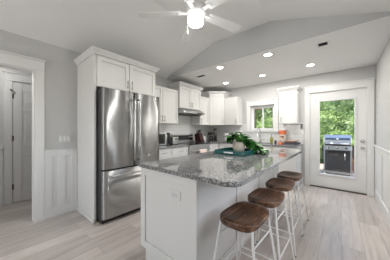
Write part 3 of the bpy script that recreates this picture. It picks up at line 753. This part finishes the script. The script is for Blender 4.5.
# ---------------------------------------------------------------- switches and outlets
p = thing('switch_plate', 'white three-gang switch plate on the grey wall above the wainscot', 'switch', (.76, YL-.003, 1.10))
build('plate', bx(.685, YL-.007, 1.05, .845, YL-.001, 1.155), PLATE, p, bevel=.002)
for x in (.713, .76, .807): build('rocker', bx(x-.016, YL-.011, 1.069, x+.016, YL-.007, 1.136), PLASTIC, p, bevel=.002)
p = thing('outlet', 'white horizontal outlet plate on the island end panel', 'outlet', (IX0+.01, 1.02, .715))
build('plate', bx(IX0+.005, .95, .675, IX0+.012, 1.075, .755), CAB, p, bevel=.002)
build('receptacle', bx(IX0+.002, .98, .70, IX0+.005, 1.045, .73), PLATE, p, bevel=.001)
p = build('wall_control', bx(XB-.024, .672, 1.255, XB-.0085, .722, 1.375), BLACK, origin=(XB-.01, .7, 1.315), bevel=.004)
tag(p, 'slim black wall control beside the patio door casing', 'control')

# ================================================================ THINGS ON THE COUNTERS
# microwave
r = thing('microwave', 'black and steel microwave on the counter beside the fridge', 'microwave', (2.33, 2.93, .915))
x0, x1, y0, y1, z0, z1 = 2.08, 2.53, 2.80, 3.12, .924, 1.175
build('body', bx(x0, y0+.02, z0, x1, y1, z1), STEEL2, r, bevel=.005)
d = build('door', bx(x0, y0, z0, x1-.10, y0+.02, z1), STEEL2, r, bevel=.003)
build('window', bx(x0+.02, y0-.003, z0+.025, x1-.15, y0, z1-.025), BLACK, d)
build('handle', MB().tube([(x1-.122, y0, z0+.03), (x1-.122, y0-.03, z0+.04), (x1-.122, y0-.03, z1-.04), (x1-.122, y0, z1-.03)], .009), STEEL2, d)
build('control_panel', bx(x1-.098, y0, z0, x1, y0+.02, z1), BLACK, r, bevel=.003)
for x in (x0+.04, x1-.04): build('foot', bx(x-.02, y0+.05, .9142, x+.02, y0+.09, z0), BLACKM, r)
# toaster
r = thing('toaster', 'small steel toaster between microwave and range', 'toaster', (2.66, 2.85, .915))
build('body', MB().prism(rrect(2.58, 2.76, 2.75, 3.02, (.03,)*4, 4), .926, 1.085), STEEL2, r, bevel=.012, seg=3)
build('slot', MB().box(2.625, 2.80, 1.0855, 2.65, 2.98, 1.088).box(2.68, 2.80, 1.0855, 2.705, 2.98, 1.088), BLACK, r)
build('base', bx(2.585, 2.765, .9142, 2.745, 3.015, .926), BLACKM, r)
build('lever', bx(2.65, 2.735, 1.03, 2.68, 2.76, 1.045), BLACK, r)
# knife block
r = thing('knife_block', 'dark reddish wooden knife block with black-handled knives right of the range', 'knife block', (3.69, 2.92, .915))
kb = [(2.80, .9145), (3.01, .9145), (3.04, 1.12), (2.90, 1.16)]
build('block', MB().extr(kb, (0, 0, 0), X, Y, 3.62, 3.76), BROWNRED, r, bevel=.004)
for i in range(6):
    x = 3.64 + .05*(i % 3); y, z = ((2.925, 1.148) if i < 3 else (2.985, 1.132))
    build('knife_handle', MB().tube([(x, y, z), (x, y-.03, z+.10)], [.011, .009], 8), BLACKM, r)
# white bottle
r = thing('bottle', 'white dispenser bottle between knife block and coffee maker', 'bottle', (3.95, 2.95, .915))
build('bottle_body', MB().lathe([(.036, .9145), (.04, .92), (.04, 1.02), (.034, 1.045), (.014, 1.06), (.014, 1.075)], (3.95, 2.95, 0), 20), PLASTIC, r)
build('pump', MB().tube([(3.95, 2.95, 1.075), (3.95, 2.95, 1.105), (3.92, 2.91, 1.11)], .007), BLACKM, r)
# coffee maker (faces the room diagonally)
r = thing('coffee_maker', 'black coffee maker with glass carafe in the counter corner', 'coffee maker', (4.17, 2.83, .915))
o_ = Vector((4.17, 2.83, 0)); u_ = Vector((.64, -.768, 0)); n_ = Vector((-.768, -.64, 0))
build('base', MB().fbox(o_, u_, n_, -.14, .12, -.1, .14, .9145, .945), BLACKM, r, bevel=.006)
build('column', MB().fbox(o_, u_, n_, .035, .12, -.10, .06, .945, 1.24), BLACK, r, bevel=.008)
build('brew_head', MB().fbox(o_, u_, n_, -.13, .035, -.09, .12, 1.10, 1.17), BLACK, r, bevel=.01)
build('lid', MB().fbox(o_, u_, n_, .03, .125, -.105, .07, 1.24, 1.29), BLACKM, r, bevel=.012)
build('frame_post', MB().fbox(o_, u_, n_, -.135, -.115, -.09, .0, .945, 1.10), BLACKM, r)
cf = build('carafe', MB().lathe([(.05, .947), (.062, .96), (.066, 1.0), (.055, 1.05), (.045, 1.07)], tuple(o_ + u_*-.045 + n_*.04), 20), mk_glass('carafe_glass', (.35, .3, .28), .1), r)
build('handle', MB().tube([o_+u_*-.045+n_*.10+Z*1.05, o_+u_*-.045+n_*.13+Z*1.04, o_+u_*-.045+n_*.13+Z*.99, o_+u_*-.045+n_*.104+Z*.98], .007), BLACKM, cf)
# tiered wire rack with white cups
cx, cy = 4.36, 2.50
r = thing('wire_rack', 'two-tier dark wire rack holding white cups left of the plant', 'rack', (cx, cy, .915))
for q in range(4):
    a = PI/4 + q*PI/2; x, y = cx+.085*math.cos(a), cy+.085*math.sin(a)
    build('post', MB().tube([(x, y, .9145), (x, y, 1.19)], .004, 8), BLACKM, r)
for z in (.93, 1.06, 1.185):
    pts = [(cx+.085*math.cos(2*PI*i/20), cy+.085*math.sin(2*PI*i/20), z) for i in range(21)]
    build('ring', MB().tube(pts, .0035, 6), BLACKM, r)
    if z < 1.1: build('shelf', MB().lathe([(.001, z), (.083, z), (.083, z+.003), (.001, z+.003)], (cx, cy, 0), 24), WMETAL, r)
build('top_handle', MB().tube([(cx-.085, cy, 1.185), (cx-.03, cy, 1.23), (cx+.03, cy, 1.23), (cx+.085, cy, 1.185)], .004, 6), BLACKM, r)
cup0 = None
for z, nm in ((.9335, 'lower'), (1.0635, 'upper')):
    for j, (dx, dy) in enumerate(((-.036, -.03), (.036, -.03))):
        c_ = build('cup', MB().lathe([(.022, 0), (.030, .012), (.032, .085), (.029, .085), (.027, .015), (.001, .01)], (0, 0, 0), 18), PLASTIC)
        c_.location = (cx+dx, cy+dy, z)
        tag(c_, 'small white cup on the %s tier of the dark wire rack' % nm, 'cup', 'cups in the wire rack')
# paper towel roll
r = thing('paper_towel_holder', 'pale paper towel roll on a stand behind the potted plant', 'paper towel', (4.42, 2.10, .915))
build('roll', MB().lathe([(.02, .93), (.058, .93), (.06, .935), (.06, 1.20), (.058, 1.205), (.02, 1.205)], (4.42, 2.10, 0), 24), PAPER, r)
build('stand', MB().lathe([(.075, .9145), (.075, .925), (.012, .929), (.010, 1.25), (.016, 1.26), (.001, 1.28)], (4.42, 2.10, 0), 20), CHROME, r)
# faucet
fy_ = 1.60; fx_ = 4.53
r = thing('faucet', 'tall chrome gooseneck faucet behind the sink below the window', 'faucet', (fx_, fy_, .915))
pts = [(fx_, fy_, .94), (fx_, fy_, 1.17)] + [(fx_-.09+.09*math.cos(a), fy_, 1.17+.10*math.sin(a)) for a in [PI*i/10 for i in range(1, 10)]] + [(fx_-.18, fy_, 1.17), (fx_-.18, fy_, 1.10)]
build('spout', MB().tube(pts, .014, 10), CHROME, r)
build('spray_head', MB().tube([(fx_-.18, fy_, 1.15), (fx_-.18, fy_, 1.06)], [.018, .02], 12), CHROME, r)
build('base', MB().lathe([(.032, .9145), (.030, .925), (.022, .94), (.020, .97), (.016, .975)], (fx_, fy_, 0), 20), CHROME, r)
build('lever', MB().tube([(fx_, fy_, .96), (fx_, fy_-.05, .975), (fx_, fy_-.10, 1.0)], .008, 8), CHROME, r)
# soap bottle
r = thing('soap_bottle', 'yellow-green dish soap bottle right of the faucet', 'bottle', (4.45, 1.30, .915))
build('bottle_body', MB().lathe([(.030, .9145), (.035, .92), (.036, 1.02), (.030, 1.05), (.014, 1.065), (.013, 1.08)], (4.45, 1.30, 0), 20), SOAP, r)
build('pump', MB().tube([(4.45, 1.30, 1.08), (4.45, 1.30, 1.13), (4.415, 1.30, 1.128)], .006, 8), BLACKM, r)
r = thing('jar', 'tiny dark jar between the soap bottle and the chip bag', 'jar', (4.47, 1.215, .915))
build('jar_body', MB().lathe([(.022, .9145), (.026, .92), (.026, .965), (.02, .975)], (4.47, 1.215, 0), 16), BLACKM, r)
build('lid', MB().lathe([(.021, .975), (.021, .99), (.001, .992)], (4.47, 1.215, 0), 16), NICKEL, r)
# chip bag: pillow of foil, red upper part and cream lower part
def pillow(cx, cy, z0, z1, w, dpt, zlo, zhi, nx=10, nz=14):
    m = MB(); vs = []
    for sgn in (-1, 1):
        for k in range(nz+1):
            z = zlo + (zhi-zlo)*k/nz; tz = (z-z0)/(z1-z0)
            for i in range(nx+1):
                s_ = i/nx*2-1
                t_ = dpt*(max(0, 1-abs(s_)**2.5)**.6)*(max(0, 1-abs(2*tz-1)**4)**.7)
                vs.append((cx + sgn*t_ + .004*math.sin(s_*7+tz*9), cy + s_*w/2*(1-.06*(1-abs(2*tz-1)**3)), z))
    N = (nx+1)*(nz+1)
    for sgn in (0, 1):
        fs = [(sgn*N+k*(nx+1)+i, sgn*N+k*(nx+1)+i+1, sgn*N+(k+1)*(nx+1)+i+1, sgn*N+(k+1)*(nx+1)+i) for k in range(nz) for i in range(nx)]
        m.f += [f if sgn else f[::-1] for f in fs]; m.sm += [True]*len(fs)
    m.v = [tuple(v) for v in vs]
    return m
r = thing('chip_bag', 'upright red and cream snack bag on the counter end', 'bag', (4.43, 1.045, .915))
build('bag_lower', pillow(4.43, 1.055, .915, 1.225, .165, .04, .915, 1.13), CREAM, r)
build('bag_upper', pillow(4.43, 1.055, .915, 1.225, .165, .04, 1.13, 1.225), RED, r)
m = MB()
for (a, b, z0, z1) in ((-.06, .05, 1.075, 1.095), (-.05, .01, 1.045, 1.062)): m.box(4.43-.045, 1.055+a*.8, z0, 4.43-.0385, 1.055+b*.8, z1)
build('printed_mark', m, BOOKR, r)
b = build('packet', bx(4.29, 1.03, .9145, 4.37, 1.12, .945), RED, origin=(4.3, 1.08, .915), bevel=.008); tag(b, 'small orange red packet lying in front of the snack bag', 'packet')
b = build('book', bx(4.30, .715, .9145, 4.56, .985, .954), BOOKB, origin=(4.43, .85, .915), bevel=.002); tag(b, 'dark slate book, bottom of the stack on the counter end', 'book', 'books on the counter end')
b = build('book', bx(4.31, .78, .9542, 4.55, .98, .986), BOOKR, origin=(4.43, .88, .954), bevel=.002); tag(b, 'rust brown book, middle of the stack on the counter end', 'book', 'books on the counter end')
b = build('book', bx(4.33, .73, .9862, 4.55, .945, 1.008), BOOKP, origin=(4.43, .85, .986), bevel=.002); tag(b, 'blush coloured book, top of the stack on the counter end', 'book', 'books on the counter end')

# ---------------------------------------------------------------- tray and pothos on the island
r = thing('serving_tray', 'square teal lacquered tray with white handles on the granite island', 'tray', (2.19, 1.09, .915))
tx0, tx1, ty0, ty1 = 1.965, 2.40, .88, 1.30
build('tray_base', bx(tx0, ty0, .9145, tx1, ty1, .925), TEAL, r, bevel=.003)
for a in ((tx0, ty0, tx0+.012, ty1), (tx1-.012, ty0, tx1, ty1), (tx0+.012, ty0, tx1-.012, ty0+.012), (tx0+.012, ty1-.012, tx1-.012, ty1)):
    build('rim', bx(a[0], a[1], .925, a[2], a[3], .972), TEAL, r, bevel=.003)
for x in (tx0-.004, tx1+.004): build('handle', MB().tube([(x, 1.03, .945), (x-.010*(1 if x < 2 else -1), 1.04, .945), (x-.010*(1 if x < 2 else -1), 1.14, .945), (x, 1.15, .945)], .008, 8), WMETAL, r)
px, py = 2.27, 1.10
r = thing('potted_plant', 'green trailing pothos in a round cream pot on the teal tray', 'plant', (px, py, .925))
build('pot', MB().lathe([(.052, .9255), (.072, .94), (.082, .98), (.08, 1.03), (.07, 1.065), (.063, 1.065), (.066, 1.045)], (px, py, 0), 32), POT, r)
build('soil', MB().lathe([(.001, 1.05), (.066, 1.048)], (px, py, 0), 24), SOIL, r)
rng = random.Random(11)
def leaf(m, p, d, up, L):
    d = d.normalized(); s_ = d.cross(up)
    if s_.length < 1e-3: s_ = Vector((1, 0, 0))
    s_.normalize(); nn = s_.cross(d)
    out = [(0, 0), (.42, -.12), (.5, .25), (.38, .6), (.15, .9), (0, 1.05), (-.15, .9), (-.38, .6), (-.5, .25), (-.42, -.12)]
    vs = [p + d*(L*.35) + nn*.0] + [p + s_*(a*L*.9) + d*(b*L) + nn*(abs(a)*L*.25 - b*b*L*.18) for a, b in out]
    m.add(vs, [(0, 1+i, 1+(i+1) % 10) for i in range(10)], True)
lf = MB(); sm = MB()
vines = []
for k in range(15):
    a = rng.uniform(0, 2*PI); rr = rng.uniform(.06, .16); h = rng.uniform(.02, .16)
    e = Vector((px + rr*math.cos(a), py + rr*math.sin(a), 1.06 + h - rr*.25)); vines.append([Vector((px, py, 1.05)), (Vector((px, py, 1.05))+e)/2 + Z*.05, e])
# longer trailing stems toward the patio door side and over the tray
sv = Vector((.64, -.768, 0))
for (ln, off, zend) in ((.24, .02, 1.06), (.30, -.03, 1.0), (.42, .03, .97), (.33, -.16, .95), (.37, -.12, .95), (.25, -.14, .985), (.40, -.05, .95), (.33, .06, .96), (-.13, .0, 1.13), (-.16, .04, 1.08), (.22, -.07, 1.03), (.27, -.09, .99)):
    P0 = Vector((px, py, 1.06)); E_ = P0 + sv*ln*.86 + Vector((-.768, -.64, 0))*-off; E_.z = zend
    vines.append([P0, P0.lerp(E_, .35) + Z*.06, P0.lerp(E_, .7) + Z*.03, E_])
for v in vines:
    sm.tube(v, .003, 6)
    for i in range(1, len(v)):
        for q in ((1.0,)):
            p = v[i-1].lerp(v[i], q)
            for rep in range(1 if len(v) == 3 else 3):
                d = Vector((rng.uniform(-1, 1), rng.uniform(-1, 1), rng.uniform(-.7, .35)))
                leaf(lf, p, d, Vector((rng.uniform(-.3, .3), rng.uniform(-.3, .3), 1)), rng.uniform(.075, .115))
lf.v = [(a, b, max(c, .93 if (a < tx1 and b > ty0) else .918)) for a, b, c in lf.v]
build('stems', sm, STEM, r); build('foliage', lf, LEAFP, r)

# ================================================================ OUTSIDE
struct('deck', bx(XB+TH, -3.0, -.16, 8.2, 4.5, -.04), DECK)
gv = []; gn = 24
for i in range(gn+1):
    for j in range(gn+1):
        x = 8.2 + 14*i/gn; y = -9 + 22*j/gn
        gv.append((x, y, -.2 + .42*(x-8.2) + .3*noise.noise((x*.5, y*.5, 0))))
struct('hill', MB().add(gv, [(i*(gn+1)+j, (i+1)*(gn+1)+j, (i+1)*(gn+1)+j+1, i*(gn+1)+j+1) for i in range(gn) for j in range(gn)], True), SOILG)
def shrub(x, y, z, rx, ry, rz, label, mat, n=2600, ls=.10, seed=0):
    rg = random.Random(seed)
    r = thing('shrub', label, 'shrub', (x, y, z), 'shrubs on the bank outside')
    build('stem', MB().tube([(x, y, z-.1), (x, y, z+rz*.6)], [.05, .03], 8), BARK, r)
    m = MB()
    for _ in range(n):
        a = rg.uniform(0, 2*PI); c_ = rg.uniform(-.75, 1); s_ = math.sqrt(1-c_*c_); q = rg.uniform(.72, 1.0) * (1 + .22*noise.noise((3*s_*math.cos(a)+seed, 3*s_*math.sin(a), 3*c_)))
        p = Vector((x + rx*q*s_*math.cos(a), y + ry*q*s_*math.sin(a), z + rz*.8 + rz*q*c_))
        d = Vector((rg.uniform(-1, 1), rg.uniform(-1, 1), rg.uniform(-1, .6))).normalized(); w_ = d.orthogonal().normalized(); w_.rotate(Matrix.Rotation(rg.uniform(0, PI), 3, d))
        L = ls*rg.uniform(.6, 1.3)
        m.add([p, p+d*L*.5+w_*L*.28, p+d*L, p+d*L*.5-w_*L*.28], [(0, 1, 2, 3)])
    # inner mass of twigs and leaves
    k0 = 14
    vs = []
    for i in range(k0+1):
        for j in range(2*k0):
            a = PI*j/k0; c_ = math.cos(PI*i/k0); s_ = math.sin(PI*i/k0); q = .74*(1+.2*noise.noise((3*s_*math.cos(a)+seed, 3*s_*math.sin(a), 3*c_)))
            vs.append((x+rx*q*s_*math.cos(a), y+ry*q*s_*math.sin(a), z+rz*.8+rz*q*c_))
    m.add(vs, [(i*2*k0+j, i*2*k0+(j+1) % (2*k0), (i+1)*2*k0+(j+1) % (2*k0), (i+1)*2*k0+j) for i in range(k0) for j in range(2*k0)], True)
    build('foliage', m, mat, r)
SH = [(8.9, 1.25, 0.0, .75, .8, .62, 'low bright shrub at the left edge of the door glass', LEAFA),
      (9.0, .1, 0.0, .8, .75, .66, 'low bright shrub right behind the grill', LEAFA),
      (9.1, -1.1, 0.0, .8, .8, .70, 'low green shrub at the right edge of the door glass', LEAFB),
      (10.2, .8, .5, 1.0, 1.0, .95, 'yellow green bush at upper left of the door glass', LEAFA),
      (10.3, -.6, .5, 1.0, 1.0, .95, 'darker green bush at upper right of the door glass', LEAFB),
      (12.0, .3, 1.2, 1.4, 1.7, 1.5, 'tall bush filling the top of the door glass', LEAFB),
      (12.2, -2.2, 1.2, 1.4, 1.6, 1.5, 'tall bush beyond the right side of the door', LEAFA),
      (12.0, 2.8, 1.2, 1.4, 1.5, 1.6, 'tall bush between the views of door and window', LEAFB),
      (9.6, 2.9, .3, .9, .9, .9, 'rounded bush seen low in the right window pane', LEAFA),
      (9.5, 4.6, .3, .9, 1.0, 1.3, 'dark bush seen low in the left window pane', LEAFB),
      (12.3, 5.2, 1.2, 1.5, 1.7, 1.7, 'tall bush in the upper part of the sink window', LEAFA),
      (10.4, 6.2, .6, 1.0, 1.1, 1.5, 'bush beyond the left side of the sink window', LEAFB)]
for i, s_ in enumerate(SH): shrub(*s_, n=2200 if s_[0] < 10 else 1800, ls=.14 if s_[0] < 11 else .2, seed=i*7+1)
t = thing('tree', 'thin dark tree trunk outside the sink window', 'tree', (8.6, 3.35, -.1))
build('trunk', MB().tube([(8.6, 3.35, -.2), (8.62, 3.33, 1.2), (8.66, 3.36, 3.2), (8.7, 3.3, 4.2)], [.07, .06, .05, .03], 10), BARK, t)
m = MB(); rg = random.Random(5)
for _ in range(1500):
    p = Vector((8.7+rg.gauss(0, .5), 3.3+rg.gauss(0, .5), 4.1+rg.gauss(0, .45))); d = Vector((rg.uniform(-1, 1), rg.uniform(-1, 1), rg.uniform(-1, .5))).normalized(); w_ = d.orthogonal().normalized(); L = rg.uniform(.08, .15)
    m.add([p, p+d*L*.5+w_*L*.28, p+d*L, p+d*L*.5-w_*L*.28], [(0, 1, 2, 3)])
build('crown', m, LEAFB, t)
struct('eave', MB().box(XB+TH, 2.05, 2.10, 6.0, 4.4, 2.16).box(5.96, 2.05, 1.93, 6.02, 4.4, 2.16), TAN)
p = build('deck_post', bx(6.95, -.31, -.04, 7.06, -.19, .72), POSTW, origin=(7.0, -.25, -.04), bevel=.006); tag(p, 'brown wooden deck post right of the grill', 'post')

# ---------------------------------------------------------------- grill
gx, gy = 6.20, .09       # front face x, centre y
hw = .30
r = thing('gas_grill', 'stainless and black gas grill on the deck behind the patio door', 'grill', (gx+.25, gy, -.04))
D0 = -.04
build('cabinet', MB().box(gx+.02, gy-hw+.03, D0+.13, gx+.46, gy+hw-.03, D0+.72), DKGREY, r, bevel=.006)
for s_ in (-1, 1):
    d = build('cabinet_door', bx(gx, gy + (0.004 if s_ > 0 else -hw+.03), D0+.16, gx+.02, gy + (hw-.03 if s_ > 0 else -.004), D0+.70), BLACK, r, bevel=.004)
    if s_ < 0: build('handle', MB().tube([(gx, gy+s_*.16, D0+.46), (gx-.03, gy+s_*.16, D0+.47), (gx-.03, gy+s_*.16, D0+.63), (gx, gy+s_*.16, D0+.64)], .008, 8), CHROME, d)
for s_ in (-1, 1): build('side_post', bx(gx, gy+s_*(hw-.015)-.015, D0+.13, gx+.04, gy+s_*(hw-.015)+.015, D0+.72), STEEL2, r)
build('base_frame', bx(gx-.01, gy-hw-.03, D0+.09, gx+.47, gy+hw+.03, D0+.13), STEEL2, r, bevel=.006)
cp = build('control_panel', MB().extr([(gx-.05, D0+.725), (gx-.03, D0+.84), (gx+.05, D0+.84), (gx+.05, D0+.725)], (0, 0, 0), Y, X, gy-hw, gy+hw), STEEL2, r, bevel=.006)
for y in (-.19, 0, .19): build('knob', MB().lathe([(.026, 0), (.024, -.03), (.001, -.03)], (gx-.042, gy+y, D0+.785), 16, 'x'), BLACK, cp)
build('firebox', bx(gx+.05, gy-hw+.02, D0+.72, gx+.47, gy+hw-.02, D0+.87), BLACKM, r)
lp = [(gx-.02, .88), (gx-.02, .93), (gx+.03, 1.06), (gx+.14, 1.13), (gx+.28, 1.14), (gx+.40, 1.08), (gx+.47, .95), (gx+.47, .88)]
ld = build('lid', MB().extr([(x, D0+z) for x, z in lp], (0, 0, 0), Y, X, gy-hw, gy+hw), STEEL2, r, bevel=.008)
build('lid_band', MB().add([(gx-.013+.0, gy+s_*(hw-.035), D0+.928) for s_ in (-1, 1)] + [(gx+.022, gy+s_*(hw-.035), D0+1.058) for s_ in (1, -1)] + [(gx-.004, gy+s_*(hw-.035), D0+.926) for s_ in (-1, 1)] + [(gx+.03, gy+s_*(hw-.035), D0+1.053) for s_ in (1, -1)], [(0, 1, 2, 3), (4, 5, 1, 0), (5, 6, 2, 1), (6, 7, 3, 2), (7, 4, 0, 3)]), SLATEB, ld)  # dark slate-blue band on the front slope of the lid
build('thermometer', MB().lathe([(.028, 0), (.026, -.012), (.001, -.014)], (gx+.004, gy, D0+1.02), 16, 'x'), CHROME, ld)
build('handle', MB().tube([(gx-.02, gy-.24, D0+.905), (gx-.06, gy-.24, D0+.905), (gx-.06, gy+.24, D0+.905), (gx-.02, gy+.24, D0+.905)], .010, 8), CHROME, ld)
for s_ in (-1, 1):
    build('folded_shelf', bx(gx+.06, gy+s_*(hw+.035)-.012, D0+.50, gx+.44, gy+s_*(hw+.035)+.012, D0+.84), BLACKM, r, bevel=.004)
    for x in (gx+.05, gx+.41): build('wheel', MB().lathe([(.001, -.015), (.04, -.015), (.045, -.008), (.045, .008), (.04, .015), (.001, .015)], (x, gy+s_*(hw-.05), D0+.046), 18, 'y'), BLACKM, r)
